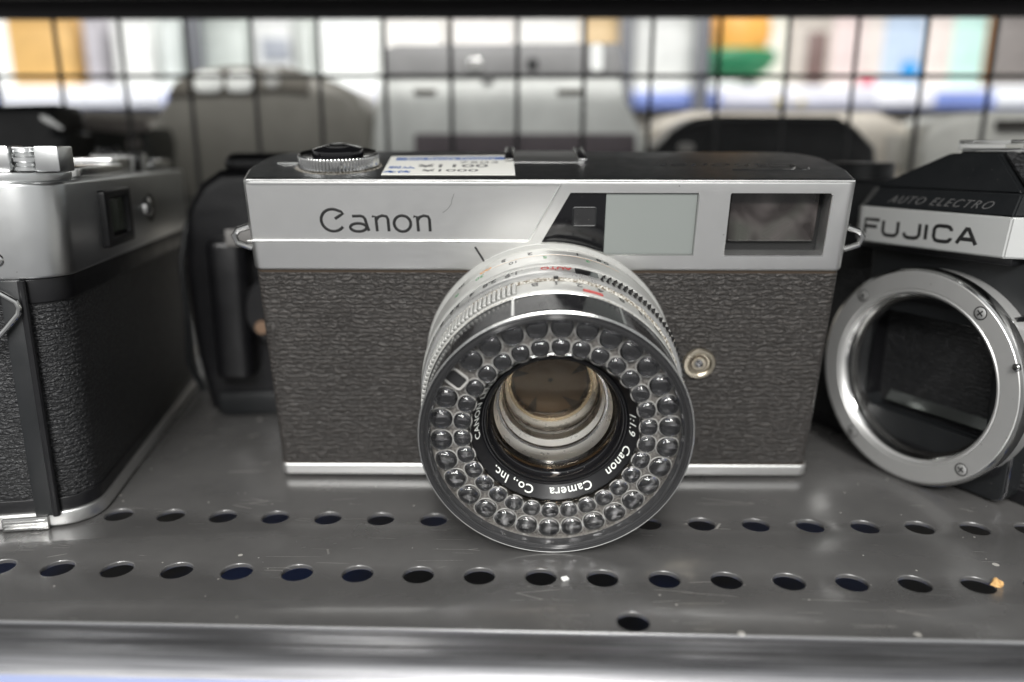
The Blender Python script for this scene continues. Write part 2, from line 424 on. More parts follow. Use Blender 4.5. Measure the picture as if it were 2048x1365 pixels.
# wire grid
g = thing('wire_grid', 'black wire grid panel closing the back of the shelf', 'wire grid', (0, 181, 0))
x = -340.0
x0 = at(1035, 100, 181).x
k0 = int((x0 + 340) // 26.4)
me0 = None
for i in range(28):
    xx = x0 + (i - k0) * 26.4
    if me0 is None:
        o = obj('wire', tube([(0, 0, -20), (0, 0, 150)], 0.85, 10), M['wire'], g, (xx, 0, 0)); me0 = o.data
    else:
        o = bpy.data.objects.new('wire', me0); C.objects.link(o); o.parent = g; o.location = (xx * S, 0, 0)
me0 = None
for zz in (at(1000, 153, 183).z, at(1000, 153, 183).z - 49.2, at(1000, 153, 183).z - 98.4):
    if me0 is None:
        o = obj('wire', tube([(-340, 0, 0), (340, 0, 0)], 0.85, 10), M['wire'], g, (0, 2.2, zz), label='horizontal black grid wire'); me0 = o.data
    else:
        o = bpy.data.objects.new('wire', me0); C.objects.link(o); o.parent = g; o.location = (0, 2.2 * S, zz * S); o['label'] = 'horizontal black grid wire'

cr = lathe([(0, 1.1), (.6, 1.0), (1.1, .5), (1.3, 0)], 9, (0, 0, 0), axis='up', fn=lambda a, j: .35 * math.sin(a * 2 + j) + .2 * math.sin(a * 3))
tag(obj('crumb', cr, plain('crumb_orange', (.55, .33, .13), .8), loc=(91.3, .3, .05), smooth=False), 'tiny orange brown crumb beside a hole near the right end of the front row', 'crumb')
fl = bx(-.7, .7, -.5, .5, 0, .5, .1); tag(obj('paper_flake', fl, plain('flake_white', (.8, .8, .78), .8), loc=(4.8, -1.0, .05), rot=(.2, .1, .6)), 'tiny white flake between two holes below the middle camera lens', 'flake')

# ================================================================== THE RANGEFINDER CAMERA (centre)
BR = Matrix.Rotation(.0244, 3, 'Z') @ Matrix.Rotation(-.0007, 3, 'Y') @ Matrix.Rotation(.1604, 3, 'X')
can = thing('rangefinder_camera', 'silver rangefinder camera with bubbled ring round its lens and a price sticker on top', 'camera', (.929, 48.1, .25), BR.to_euler())
H = 78.66
def plan(inset=0, wf=69.3, ws=71.6, D=38):
    r = 12 - inset; rf = 2.2
    pts = []
    xf, xs, yb, yf = wf - inset, ws - inset, D - inset, inset
    for i in range(6):
        t = math.radians(-90 + 80 * i / 5); pts.append((xf - rf + rf * math.cos(t), yf + rf + rf * math.sin(t)))
    pts.append((xs - .2, yf + 12)); pts.append((xs, yf + 17))
    for i in range(9):
        t = math.radians(90 * i / 8); pts.append((xs - r + r * math.cos(t), yb - r + r * math.sin(t)))
    return pts + [(-x, y) for x, y in reversed(pts)]
cover = obj('top_cover', slab(plan(), 57.0, H, 1.0, bres=4), [M['satin'], M['top_shade']], can)
LX, LZ = .774, 33.83
# window openings and the recessed name panel
a = [(math.degrees(math.atan2(61.1 - LZ, 13.7 - LX))), (math.degrees(math.atan2(64.05 - LZ, -1.6 - LX)))]
rf = [(4.9, 75.6), (33.8, 75.6), (33.8, 61.1), (13.7, 61.1)] + arc(LX, LZ, 30.2, 30.2, a[0], a[1], 10)[1:]
vf = rrect(41.0, 63.8, 61.0, 75.6, .4, 3)
panel = [(-80, 64.25), (-4.4, 64.25), (2.75, 77.45), (-80, 77.45)]
boolean(cover, [face_plate(panel, -5, .42), face_plate(rf, -5, 1.3), face_plate(vf, -5, 5)])
# flat of the top painted darker, for the dark shelf it mirrors
cover.data.materials.clear(); cover.data.materials.append(M['satin']); cover.data.materials.append(M['top_shade'])
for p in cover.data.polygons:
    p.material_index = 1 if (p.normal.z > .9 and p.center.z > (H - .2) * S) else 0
rd = [(-69.6, .15, 64.25), (-4.9, .15, 64.25), (-4.3, .15, 64.6), (2.75, .15, 77.6)]
obj('ridge_highlight', tube(rd, .27, 8), M['bright'], can)  # bright tube paints in the light caught by the panel step
obj('front_edge_highlight', tube([(-68, .33, H - .38), (68.4, .33, H - .38)], .42, 10), M['bright'], can).name = 'edge_highlight'  # bright tube draws the highlight along the front top edge
for pts in ([(33.9, 75.4)] + rf[2:], [(63.9, 75.3), (63.9, 61.0), (40.9, 61.0), (40.9, 64)]):
    obj('window_highlight', tube([(x, .03, z) for x, z in pts], .17, 6), M['bright'], can)  # highlights drawn as bright tubes, only on edges that catch light
bm = slab(plan(.45), 56.5, 57.05); obj('cover_seam', bm, M['dirtline'], can)
obj('leather_body', slab(plan(.35), 4.1, 56.6, .25), M['leather'], can)
obj('base_plate', slab(plan(0), 0.65, 4.0, .6), M['satin'], can)
obj('base_shadow_gap', slab(plan(2.2), 0, .75), M['black_matt'], can)  # black inset puts a contact shadow under the base plate
obj('base_seam', slab(plan(.3), 3.7, 4.3), M['dirtline'], can)
# windows
inset = lambda pts, k, cx, cz: [(cx + (x - cx) * k, cz + (z - cz) * k) for x, z in pts]
fr = rrect(13.05, 33.75, 61.15, 75.55, .15, 2)
obj('frosted_window', face_plate(fr, .55, 1.25, .08), M['frost'], can)
bk = [(4.95, 75.55), (13.0, 75.55), (13.0, 61.5)] + [p for p in arc(LX, LZ, 30.25, 30.25, a[0], a[1], 10) if p[0] < 12.9]
dw = obj('dark_window', face_plate(bk, .5, 1.25, .05), M['black_gloss'], can)
bm = tube([(x, .42, z) for x, z in rrect(5.6, 10.95, 67.9, 72.15, .5, 3)], .2, 6, True)
obj('light_cell_frame', bm, M['black_satin'], dw)
obj('light_cell', face_plate(rrect(5.8, 10.8, 68.1, 72.0, .4, 3), .40, .6, .05), M['rim'], dw)
# viewfinder: black well, inner eyepiece glass and a front pane
well = obj('viewfinder_well', face_plate(rrect(41.0, 63.8, 61.0, 75.6, .3, 2), 4.7, 5.0), M['black_matt'], can)
m = mat('inner_glass', (.03, .025, .023), 0, .06, Coat_Weight=.5); nt = m.node_tree
n = noise(nt, coord(nt), .09, 1, .5, .3, True); nn = noise(nt, coord(nt), .11, 2, .5, .5)
link(m, mixc(nt, ramp(nt, nn, [(.42, 0), (.62, 1)]), (.022, .018, .017), mixc(nt, ramp(nt, n, [(.4, 0), (.6, 1)]), (.055, .056, .048), (.085, .074, .072))), 'Base Color'); link(m, ramp(nt, nn, [(.3, .05), (.7, .3)]), 'Roughness')  # greenish and mauve reflections painted into the glass colour
gl = obj('viewfinder_lens', face_plate(rrect(42.2, 62.6, 63.4, 75.2, .6, 3), 3.6, 4.7, .35), m, can)
# engraved name, drawn as strokes
def stroke_text(name, paths, wd, mtx, m, parent, sq=.15, y=0):
    bm = bmesh.new()
    for p in paths: tube([(u, y, v) for u, v in [mtx(a, b) for a, b in p]], wd / 2, 8, False, bm, (1, sq))
    return obj(name, bm, m, parent)
cz = lambda u, v: (-52.3 + (u - 527) * .0398, 71.75 - (v - 440) * .0398)
sm = lambda pts, n=5: pts
C_ = [(612, 499), (640, 481), (661, 467)] + arc(600, 509, 68, 64, -38, -325, 26)[1:]
C_ = [(612, 499), (640, 481), (660, 468), (648, 455)] + [(600 + 68 * math.cos(math.radians(t)), 507 + 65 * math.sin(math.radians(t))) for t in range(-60, -325, -12)] 
A_ = [(712, 483), (760, 481), (776, 486), (786, 500), (796, 545), (804, 570)]
A2 = arc(744, 549, 47, 24, -40, 320, 24)
def n_(o): return [[(o - 22, 484), (o, 486), (o + 4, 572)], [(o + 1, 508), (o + 14, 488), (o + 38, 479), (o + 62, 484), (o + 70, 502), (o + 72, 572)]]
O_ = arc(1000, 526, 48, 47, 0, 360, 28)
stroke_text('engraved_name', [C_, A_, A2] + n_(848) + [O_] + n_(1087), .70, cz, M['ink'], can, .2, .42)
bm = bmesh.new(); tube([(-16.87, 0, 62.95), (-14.2, 0, 58.45)], .27, 6, False, bm, (1, .25)); obj('index_mark', bm, M['ink'], can)
hz = [(-21.4, .4, 75.2), (-21.9, .4, 74.0), (-22.1, .4, 72.9), (-22.9, .4, 71.8), (-24.1, .4, 70.9)]
obj('hair_scratch', tube(hz, .035, 4), M['ink'], can)
# strap lugs
for s in (-1, 1):
    lp = [(s * 69.4, 2.2, 67.2), (s * 72.0, 2.0, 66.4), (s * 73.2, 2.0, 65.0), (s * 72.6, 2.0, 63.2), (s * 69.4, 2.2, 62.0)]
    bm = tube(lp, .75, 10); obj('strap_lug', bm, M['chrome'], can)
# rewind knob
kx, ky = -50.2, 14.9
kn = obj('wind_knob', lathe([(6.2, 2.7), (8.9, 2.9), (9.2, 3.25), (9.45, 3.1), (9.55, 2.6), (9.55, .45), (9.1, .15), (5, .15)], 288, (kx, ky, H), axis='up',
        fn=lambda an, j: (.13 * math.cos(an * 72) - .1) if j in (3, 4, 5) else 0), M['chrome'], can)
obj('knob_cap', lathe([(8.9, 2.85), (6.5, 2.6), (6.0, 2.8), (6.0, 3.9), (5.9, 4.2), (5.5, 4.35), (3.0, 4.95), (2.7, 4.95)], 64, (kx, ky, H), axis='up'), M['black_gloss'], kn)
obj('shutter_button', lathe([(2.7, 4.9), (2.75, 5.15), (2.3, 5.25), (2.0, 5.15), (1.8, 5.4), (0, 5.45)], 48, (kx, ky, H), axis='up'), M['chrome'], kn)
obj('knob_grime', lathe([(9.0, .02), (10.4, .04)], 48, (kx, ky, H), axis='up'), M['dust'], kn)
obj('frame_line', bx(-66, -58, 17.6, 18.5, H + .01, H + .35, .12), M['bright'], can)
# accessory shoe
sh = obj('accessory_shoe', bx(-9.6, 9.6, 20.6, 38.2, H - .1, H + .12, .05), M['satin'], can)
for s in (-1, 1):
    xa, xb = sorted((s * 10.3, s * 8.0))
    obj('shoe_rail', bx(xa, xb, 20.8, 38.4, H + .3, H + .95, .2), M['chrome'], sh)
    obj('rail_top', bx(xa + .35, xb - .35, 21.3, 38.0, H + .9, H + 1.05, .05), M['black'], sh)
# price sticker
def quad_plate(c4, z0, t):
    bm = bmesh.new(); lo = [bm.verts.new((x, y, z0)) for x, y in c4]; hi = [bm.verts.new((x, y, z0 + t)) for x, y in c4]
    bm.faces.new(hi); bm.faces.new(lo[::-1])
    for i in range(4): bm.faces.new((lo[i], lo[(i + 1) % 4], hi[(i + 1) % 4], hi[i]))
    return bm
st = obj('price_sticker', quad_plate([(-38.3, 4.2), (-7.6, 4.2), (-8.2, 30.6), (-39.6, 28.4)], H + .02, .14), M['paper'], can, label='white price sticker with a blue banner')
obj('banner', quad_plate([(-37.6, 22.6), (-9.6, 24.0), (-9.6, 27.6), (-37.8, 26.0)], H + .17, .02), M['blue'], st)
def flat_text(body, size, x, y, m, ang=0, sx_=1, sy_=1, shear=0, parent=st, z=H + .2, name='print', bold=0):
    bm = text_bm(body, size, shear, .01, bold=bold)
    mult(bm, Matrix.Translation((x, y, z)) @ Matrix.Rotation(ang, 4, 'Z') @ Matrix.Diagonal((sx_, sy_, 1, 1)))
    return obj(name, bm, m, parent, smooth=False)
flat_text('Eco Reuse Factory', 3.0, -23.8, 23.8, M['white_ink'], .05, 1.0, 1.0, bold=.05)
flat_text('7503', 3.4, -16.5, 18.6, M['greyink'], .03, 1.5, 1.0)
flat_text('¥1100', 4.6, -22.5, 13.3, M['greyink'], .02, 1.45, 1.1, bold=.05)
flat_text('¥1000', 3.6, -22.8, 7.8, M['greyink'], .02, 1.45, 1.1, bold=.03)
flat_text('税込', 3.3, -34.7, 11.7, M['blue'], 0, 1, .9, bold=.04)
flat_text('本体', 3.3, -35.2, 6.3, M['blue'], 0, 1, .9, bold=.04)
# model name engraved on the top plate, to be read from behind
flat_text('Canonet', 9.5, 45, 19.5, M['black_gloss'], PI, 1.05, .72, .35, can, H + .005, 'engraved_model_name')
bm = tube([(61.5 + 1.5 * math.cos(t / 12 * PI), 15 - 3.2 * math.sin(t / 12 * PI) , H) for t in range(13)] + [(60 - 16 * t / 10, 11.7 + .6 * math.sin(t / 10 * PI), H) for t in range(1, 11)], .12, 5)
obj('engraved_swash', bm, M['chrome'], can)
# flash socket
pc = obj('flash_socket', lathe([(4.05, 0), (4.05, .5), (3.75, .95), (3.0, 1.0), (2.7, .75), (2.55, .25), (1.9, .15), (1.75, .55), (1.3, .6), (1.0, .5)], 64, (37.9, .3, 33.35)), M['brass'], can)
obj('socket_well', lathe([(2.6, .2), (1.8, .18)], 48, (37.9, .3, 33.35)), M['dirtline'], pc)
obj('socket_pin', lathe([(1.05, .5), (1.0, .1), (.45, .1), (.4, .75), (0, .8)], 32, (37.9, .3, 33.35)), M['chrome_dark'], pc)

# ---- lens
lc = (LX, 0, LZ)
# stepped apron around the lens
obj('lens_apron', lathe([(30.1, -.3), (30.0, .25), (29.0, .4), (28.9, 5.0)], 128, lc), M['ring'], can)
fo = obj('focus_ring', lathe([(27, 4.6), (29.3, 4.7), (29.7, 5.0), (29.75, 7.9), (29.62, 8.0), (29.75, 8.1), (29.75, 14.2), (29.5, 14.6), (28.6, 14.7)], 160, lc), M['ring'], can)
M['ring2'] = satin('ring_aluminium_bright', (.55, .55, .54), .30, .5, dirt=.3, metal=.8)
ap = obj('aperture_ring', lathe([(28.4, 14.75), (29.15, 14.85), (29.3, 15.1), (29.3, 19.2), (29.0, 19.6), (28.2, 19.7)], 160, lc), M['ring2'], can)
obj('ring_grime', lathe([(28.3, 19.6), (28.35, 19.9), (27.9, 20.15), (27.7, 20.3)], 160, lc, fn=lambda a, j: .07 * math.sin(a * 37) + .06 * math.sin(a * 61 + 1)), M['dust'], ap)
sp_ = obj('shutter_speed_ring', lathe([(27.3, 20.2), (27.75, 20.4), (27.85, 20.7), (27.85, 25.9), (27.6, 26.3), (27.3, 26.5)], 160, lc), M['ring'], can)
obj('ring_grime', lathe([(27.3, 26.2), (27.65, 26.4), (27.5, 26.7), (27.3, 26.9)], 220, lc, fn=lambda a, j: .09 * math.sin(a * 83) * math.sin(a * 19)), M['dust'], sp_)
# ribs of the speed ring (a cast grip), one by one
bm = bmesh.new(); box(bm, -.42, .42, -26.1, -20.6, 27.7, 28.55, .2, 2); rib = None
for i in range(52):
    an = math.radians(-17.5 - i * 2.25)
    if rib is None: rib = obj('rib', bm, M['ring'], sp_)
    o = rib if i == 0 else bpy.data.objects.new('rib', rib.data)
    if i: C.objects.link(o); o.parent = sp_
    o.location = Vector(lc) * S; o.rotation_euler = (0, an, 0)
# diamond knurl of the aperture ring
tooth = None
for row in range(2):
    for i in range(27):
        an = math.radians(20 + (i + row * .5) * 2.6)
        if tooth is None:
            bm = bmesh.new(); b4 = [bm.verts.new(v) for v in ((-.66, -18.95, 29.25), (0, -20.1 + .2, 29.25), (.66, -18.95, 29.25), (0, -17.9, 29.25))]; t = bm.verts.new((0, -18.95, 30.0))
            for k in range(4): bm.faces.new((b4[k], b4[(k + 1) % 4], t))
            bmesh.ops.recalc_face_normals(bm, faces=bm.faces)
            tooth = obj('knurl_tooth', bm, M['bright'], ap, smooth=False); o = tooth
        else:
            o = bpy.data.objects.new('knurl_tooth', tooth.data); C.objects.link(o); o.parent = ap
        o.location = Vector((LX, 2.1 * row, LZ)) * S; o.rotation_euler = (0, an, 0)
def ring_text(body, deg, L, R, size, m, parent, bold=.02, sxx=1.0):
    """numbers read from behind the camera, wrapped round the ring"""
    bm = text_bm(body, size, 0, .012, bold=bold)
    for v in bm.verts:
        x, y, z = v.co; an = math.radians(deg) - x * sxx / R; rr = R + .02 + z
        v.co = (LX + rr * math.sin(an), -(L + y), LZ + rr * math.cos(an))
    return obj('engraved_number', bm, m, parent, smooth=False)
for b, d in (('5', -21.6), ('2', -9.7), ('1', 10.9), ('0.8', 22.4), ('m', -43.8)): ring_text(b, d, 5.3, 29.75, 2.6, M['ink'], fo, .05)
ring_text('∞', -30.2, 6.2, 29.75, 3.6, M['orange'], fo, .05)
for b, d in (('10', -17), ('5', -3.4), ('3', 15), ('30', -33), ('ft', -46)): ring_text(b, d, 9.2, 29.75, 2.3, M['ink'] if b == '10' else M['green'], fo)
obj('scale_line', lathe([(29.77, 8.25), (29.77, 8.4)], 60, lc, math.radians(-26), math.radians(30)), M['orange'], fo)
ring_text('AUTO', .7, 15.6, 29.3, 2.4, M['red'], ap, .06)
for b, d in (('1.9', -17.9), ('2.8', -28.2), ('4', -37), ('5.6', -47), ('8', -56), ('11', -65), ('16', -74)): ring_text(b, d, 15.7, 29.3, 2.7, M['ink'], ap, .06)
obj('black_sector', lathe([(29.33, 15.5), (29.33, 19.0)], 20, lc, math.radians(8.5), math.radians(18.5)), M['chrome_dark'], ap)
for b, d in (('B', -8.7), ('1', .4), ('2', 10.2), ('4', 19.7), ('8', 30), ('15', 41.5), ('30', 52), ('60', 63), ('125', 75)): ring_text(b, d, 21.2, 27.85, 2.8, M['ink'], sp_, .06)
obj('square_mark', lathe([(28.72, 19.3), (28.3, 20.4)], 4, lc, math.radians(-.6), math.radians(1.4)), M['ink'], sp_)
bm = tube([(LX + 27.9 * math.sin(math.radians(t)), -l, LZ + 27.9 * math.cos(math.radians(t))) for t, l in ((11.5, 24.4), (14, 24.4), (17, 24.4), (20, 24.4), (20, 25.3), (17, 25.3), (14, 25.3), (11.5, 25.3))], .14, 5, True)
obj('red_mark', bm, M['red'], sp_)
# meter collar (smoked acrylic), rim, plate with the bubbles
co = obj('meter_collar', lathe([(27.0, 26.6), (27.5, 27.0), (27.55, 27.6), (27.55, 36.9)], 160, lc), M['smoke'], can)
for dg in (-19, 27, -50):
    obj('collar_streak', lathe([(27.62, 27.6), (27.62, 36.9)], 2, lc, math.radians(dg), math.radians(dg + 1.1)), M['chrome'], co)  # thin chrome streaks along the smooth collar
orr = obj('outer_rim', lathe([(27.55, 36.9), (27.8, 37.2), (27.75, 38.05), (27.3, 38.35)], 160, lc), M['smoke'], can)
obj('rim_edge', tube([(LX + 27.62 * math.sin(t * PI / 80), -38.1, LZ + 27.62 * math.cos(t * PI / 80)) for t in range(160)], .17, 6, True), M['bright'], orr)
obj('rim_foot', tube([(LX + 27.62 * math.sin(t * PI / 80), -27.2, LZ + 27.62 * math.cos(t * PI / 80)) for t in range(160)], .10, 6, True), M['chrome'], orr)
rm = obj('front_rim', lathe([(27.3, 38.35), (26.9, 38.15), (26.7, 38.3), (26.5, 38.05), (26.3, 38.2), (26.1, 37.9), (25.8, 37.9), (25.65, 36.8), (25.4, 36.4)], 160, lc), M['rim'], can)
pl = obj('meter_ring', lathe([(25.7, 36.6), (25.6, 34.7), (17.6, 34.35), (17.5, 33.6)], 160, lc), M['plate'], can)
bub = {}
def bubble(R, ang, r, l, kind):
    key = kind
    if key not in bub:
        bm = bmesh.new(); NA, NP = 32, 8; rows = []
        def sup(t, p=2.35):
            c, q = math.cos(t), math.sin(t); k = (abs(c) ** p + abs(q) ** p) ** (-1 / p); return c * k * r, q * k * r * .97
        for j in range(NP + 1):
            ph = PI / 2 * j / NP; row = []
            for i in range(NA):
                x_, z_ = sup(2 * PI * i / NA); mix = math.cos(ph); g_ = (1 - j / NP) ** .0
                x_ *= mix * (1 + z_ / R); z_ *= mix
                row.append(bm.verts.new((x_, -r * .62 * math.sin(ph), z_)))
            rows.append(row)
        for j in range(NP):
            for i in range(NA): bm.faces.new((rows[j][i], rows[j][(i + 1) % NA], rows[j + 1][(i + 1) % NA], rows[j + 1][i]))
        bmesh.ops.remove_doubles(bm, verts=bm.verts, dist=1e-4)
        bmesh.ops.holes_fill(bm, edges=[e for e in bm.edges if e.is_boundary]); bmesh.ops.recalc_face_normals(bm, faces=bm.faces)
        k0 = len(bm.faces)
        tube([(sup(t * PI / 16)[0] * (1 + sup(t * PI / 16)[1] / R) * 1.02, -.10, sup(t * PI / 16)[1] * 1.02) for t in range(32)], .12, 6, True, bm)
        bm.faces.ensure_lookup_table()
        for f in bm.faces[k0:]: f.material_index = 1
        bub[key] = obj('bubble_lens', bm, [M['acrylic'], M['seam']], pl); o = bub[key]
        bm = lathe([(0, .0), (r * .72, .0), (r * .86, .01)], 28); bub[key + 'p'] = obj('light_well', bm, M['well'], pl); q = bub[key + 'p']
    else:
        o = bpy.data.objects.new('bubble_lens', bub[key].data); C.objects.link(o); o.parent = pl
        q = bpy.data.objects.new('light_well', bub[key + 'p'].data); C.objects.link(q); q.parent = pl
    a_ = math.radians(ang)
    p = Vector((LX + R * math.sin(a_), -l, LZ + R * math.cos(a_)))
    o.rotation_euler = q.rotation_euler = (0, a_, 0); o.location = p * S; q.location = (p + Vector((0, .06, 0))) * S
for i in range(30):
    an = 2 + 12 * i
    if i == 25: # the oblong calibration window
        a_ = math.radians(an); ce = Vector((LX + 23.5 * math.sin(a_), -35.7, LZ + 23.5 * math.cos(a_)))
        pts = rrect(-1.6, 1.6, -2.1, 2.1, .8, 4)
        bm = tube([(x, 0, y) for x, y in pts], .28, 8, True); obj('oblong_window', bm, M['seam'], pl, ce, (0, a_ + .15, 0))
        bm = face_plate(pts, 0, .3); obj('window_pane', bm, M['rim'], pl, ce + Vector((0, .4, 0)), (0, a_ + .15, 0))
    else: bubble(23.35, an, 2.33, 35.0, 'o')
    bubble(19.1, an, 1.92, 34.85, 'i')
obj('inner_lip', lathe([(17.6, 34.3), (17.75, 35.0), (17.45, 35.2), (17.2, 34.6), (17.3, 33.4)], 180, lc, fn=lambda a, j: .12 * abs(math.sin((a - math.radians(2)) * 15))), M['acrylic'], pl)
nr = obj('name_ring', lathe([(17.55, 34.4), (17.5, 33.6), (15.35, 30.6), (15.2, 30.9), (15.0, 30.9), (14.9, 30.2), (14.7, 30.4), (14.5, 30.4), (14.4, 29.6), (14.2, 29.7)], 160, lc), M['black'], can)
def cone_text(body, deg, R, L, size, slope=1.39, dirn=1, align='CENTER', bold=.02):
    bm = text_bm(body, size, 0, .012, align, 1.08, bold)
    for v in bm.verts:
        x, y, z = v.co; an = math.radians(deg) + x / (R + .8)
        s = 1 / math.hypot(1, slope); rr = R + y * s; ll = L + y * slope * s + .05 + z
        v.co = (LX + rr * math.sin(an), -ll, LZ + rr * math.cos(an))
    return obj('lettering', bm, M['white_ink'], nr, smooth=False)
cone_text('Canon', 121.5, 15.8, 31.3, 2.85)
cone_text('1:1.9', 89, 15.8, 31.3, 2.6)
cone_text('Camera', 166, 15.8, 31.3, 2.85)
cone_text('Co., Inc.', 213, 15.8, 31.3, 2.85)
cone_text('CANON LENS  SE  45mm', 258, 15.8, 31.3, 2.3, align='LEFT')
# optics
obj('front_retainer', lathe([(14.2, 29.7), (13.9, 28.9), (13.6, 28.6), (13.55, 27.4)], 128, lc), M['black_gloss'], can)
R0 = 24.0; gp = [(13.6 * math.sin(t * PI / 20) , 0) for t in range(11)]
gp = [(r, 27.6 + (math.sqrt(R0 ** 2 - r ** 2) - math.sqrt(R0 ** 2 - 13.6 ** 2)) * .62) for r, _ in gp]
gp = gp + [(13.6, 26.2)] + [(r, 26.2 - (math.sqrt(30 ** 2 - r ** 2) - math.sqrt(30 ** 2 - 13.6 ** 2)) * -.25) for r in (11, 8, 5, 2.5, 0)]
fg = obj('front_glass', lathe(gp, 96, lc), M['coated'], can)
M['cell'] = satin('cell_metal', (.88, .89, .90), .30, .3, dirt=.15, metal=.45)
inn = obj('inner_barrel', lathe([(13.7, 27.3), (13.5, 25.6), (12.9, 25.2)], 128, lc), M['chrome_dark'], can)
obj('bright_cell', lathe([(12.9, 25.2), (12.3, 21.6)], 128, lc), M['cell'], inn)
obj('cell_step', lathe([(12.3, 21.6), (11.8, 21.5), (11.75, 21.3), (11.7, 20.9)], 128, lc), M['chrome_dark'], inn)
obj('bright_cell', lathe([(11.7, 20.9), (11.0, 16.6)], 128, lc), M['cell'], inn)
obj('cell_step', lathe([(11.0, 16.6), (10.5, 16.4), (10.4, 15.9)], 128, lc), M['chrome_dark'], inn)
obj('grey_cell', lathe([(10.4, 15.9), (9.9, 12.6)], 128, lc), M['cell'], inn)
obj('reflection_cell', lathe([(9.9, 12.6), (9.2, 12.3), (8.9, 10.3)], 96, lc), satin('reflection_amber', (.50, .40, .28), .25, .4), inn)  # amber colour stands in for hands reflected in the lens
bl = obj('shutter_blades', lathe([(8.9, 10.3), (0, 10.2)], 48, lc), painted('blade_brown', (.010, .007, .005), .14, .5, Specular_IOR_Level=.15), can)  # brown of the reflected phone and hands put into the blade colour
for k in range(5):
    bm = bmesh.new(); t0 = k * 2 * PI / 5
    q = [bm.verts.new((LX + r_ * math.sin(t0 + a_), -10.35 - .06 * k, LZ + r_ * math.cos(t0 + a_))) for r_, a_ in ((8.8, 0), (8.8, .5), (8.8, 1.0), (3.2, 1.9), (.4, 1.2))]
    bm.faces.new(q); obj('shutter_blade', bm, M.setdefault('tint', painted('blade_reflection', (.06, .035, .016), .18, .5, Specular_IOR_Level=.2)), bl)  # warmer brown paints the hand reflection onto the blades
rg = [(11.3 * math.sin(t * PI / 16), 0) for t in range(9)]
rg = [(r, 18.6 + (math.sqrt(16 ** 2 - r ** 2) - math.sqrt(16 ** 2 - 11.3 ** 2)) * .8) for r, _ in rg] + [(11.3, 17.8), (0, 17.4)]
obj('middle_glass', lathe(rg, 64, lc), M['coated'], can)

# ================================================================== LEFT CAMERA
la = math.atan2(.98, -.2)
left = thing('left_camera', 'silver topped film camera at left, turned end-on, black eyepiece on its side', 'camera', (-102.3, 18.8, .2), (0, 0, la))
left.name = 'film_camera'
def lplan(inset, L=122, D=33, r=9.0):
    return rrect(inset, L - inset, inset, D - inset, (14, 14, max(.5, r - inset), max(.5, r - inset)), 8)
lpl = lambda k, r=9.0: rrect(k, 122 - k, k, 33 - k, (9 - k, 12 - k, r - k, r - k), 8)
obj('top_cover', slab(lpl(0), 57.0, 77.2, .8, bres=3), M['satin_side'], left)
obj('trim_band', slab(lpl(.8), 51.8, 57.0, .25), M['black'], left)
obj('leather_body', slab(lpl(1.2), 6.4, 51.9, .2), M['leather2'], left)
obj('lower_band', slab(lpl(.9), 3.4, 6.6, .2), M['black'], left)
obj('base_plate', slab(lpl(.2), 0, 3.5, .5), M['satin'], left)
hs = obj('hinge_strip', bx(-.4, 2.5, 8.2, 12.6, 2.9, 57.2, .5), M['black_satin'], left)
obj('hinge_rod', tube([(-.3, 8.0, 3), (-.3, 8.0, 57)], .8, 10), M['black'], hs)
bm = bx(-.9, 2, 9.8, 19.6, -.1, 3.0, .35)
hf = obj('hinge_foot', bm, M['chrome'], left)
for z in (.7, 1.5, 2.3): obj('foot_groove', bx(-1.15, -.5, 10.3, 19.0, z - .12, z + .12, .08), M['bright'], hf)
# strap ring: a bent wire triangle
tr = [(-1.6, 8.6, 51.5), (-1.7, 8.9, 50.2), (-1.6, 11.6, 47.2), (-1.4, 15.2, 43.6), (-1.2, 19.5, 40.8), (-1.0, 19.9, 50), (-1.2, 19.6, 57.6), (-1.4, 15.4, 56.2), (-1.6, 11.6, 54.6), (-1.7, 9.0, 52.8)]
obj('strap_ring', tube(tr, .62, 10, True), M['chrome'], left)
obj('cover_screw', lathe([(0, .8), (.9, .7), (1.4, .35), (1.6, 0)], 24, (0, 0, 0)), M['chrome'], left, (0, 12.3, 61.4), (0, 0, -PI / 2))
# eyepiece
ey = obj('eyepiece_frame', face_plate(rrect(27, 47.5, 60.3, 74.2, .8, 3), -1.6, .4, .3, [rrect(31, 44.2, 62.6, 72.4, .8, 3)]), M['black'], left)
obj('eyepiece_well', face_plate(rrect(30.5, 44.7, 62.2, 72.8, .3, 2), -.35, .0), M['black_matt'], ey)
m = plain('green_glass', (.06, .075, .05), .08); obj('eyepiece_glass', face_plate(rrect(32.5, 43.2, 63.6, 71.8, .5, 3), -.9, -.4, .15), m, ey)
bp = obj('sync_cap', lathe([(0, 1.6), (1.8, 1.4), (2.6, .8), (2.9, 0)], 32, (66, 0, 67.6)), M['bright'], left)
obj('cap_seat', lathe([(2.9, .15), (4.0, .15), (4.1, 0)], 32, (70.0, 0, 67.2)), M['black'], bp)
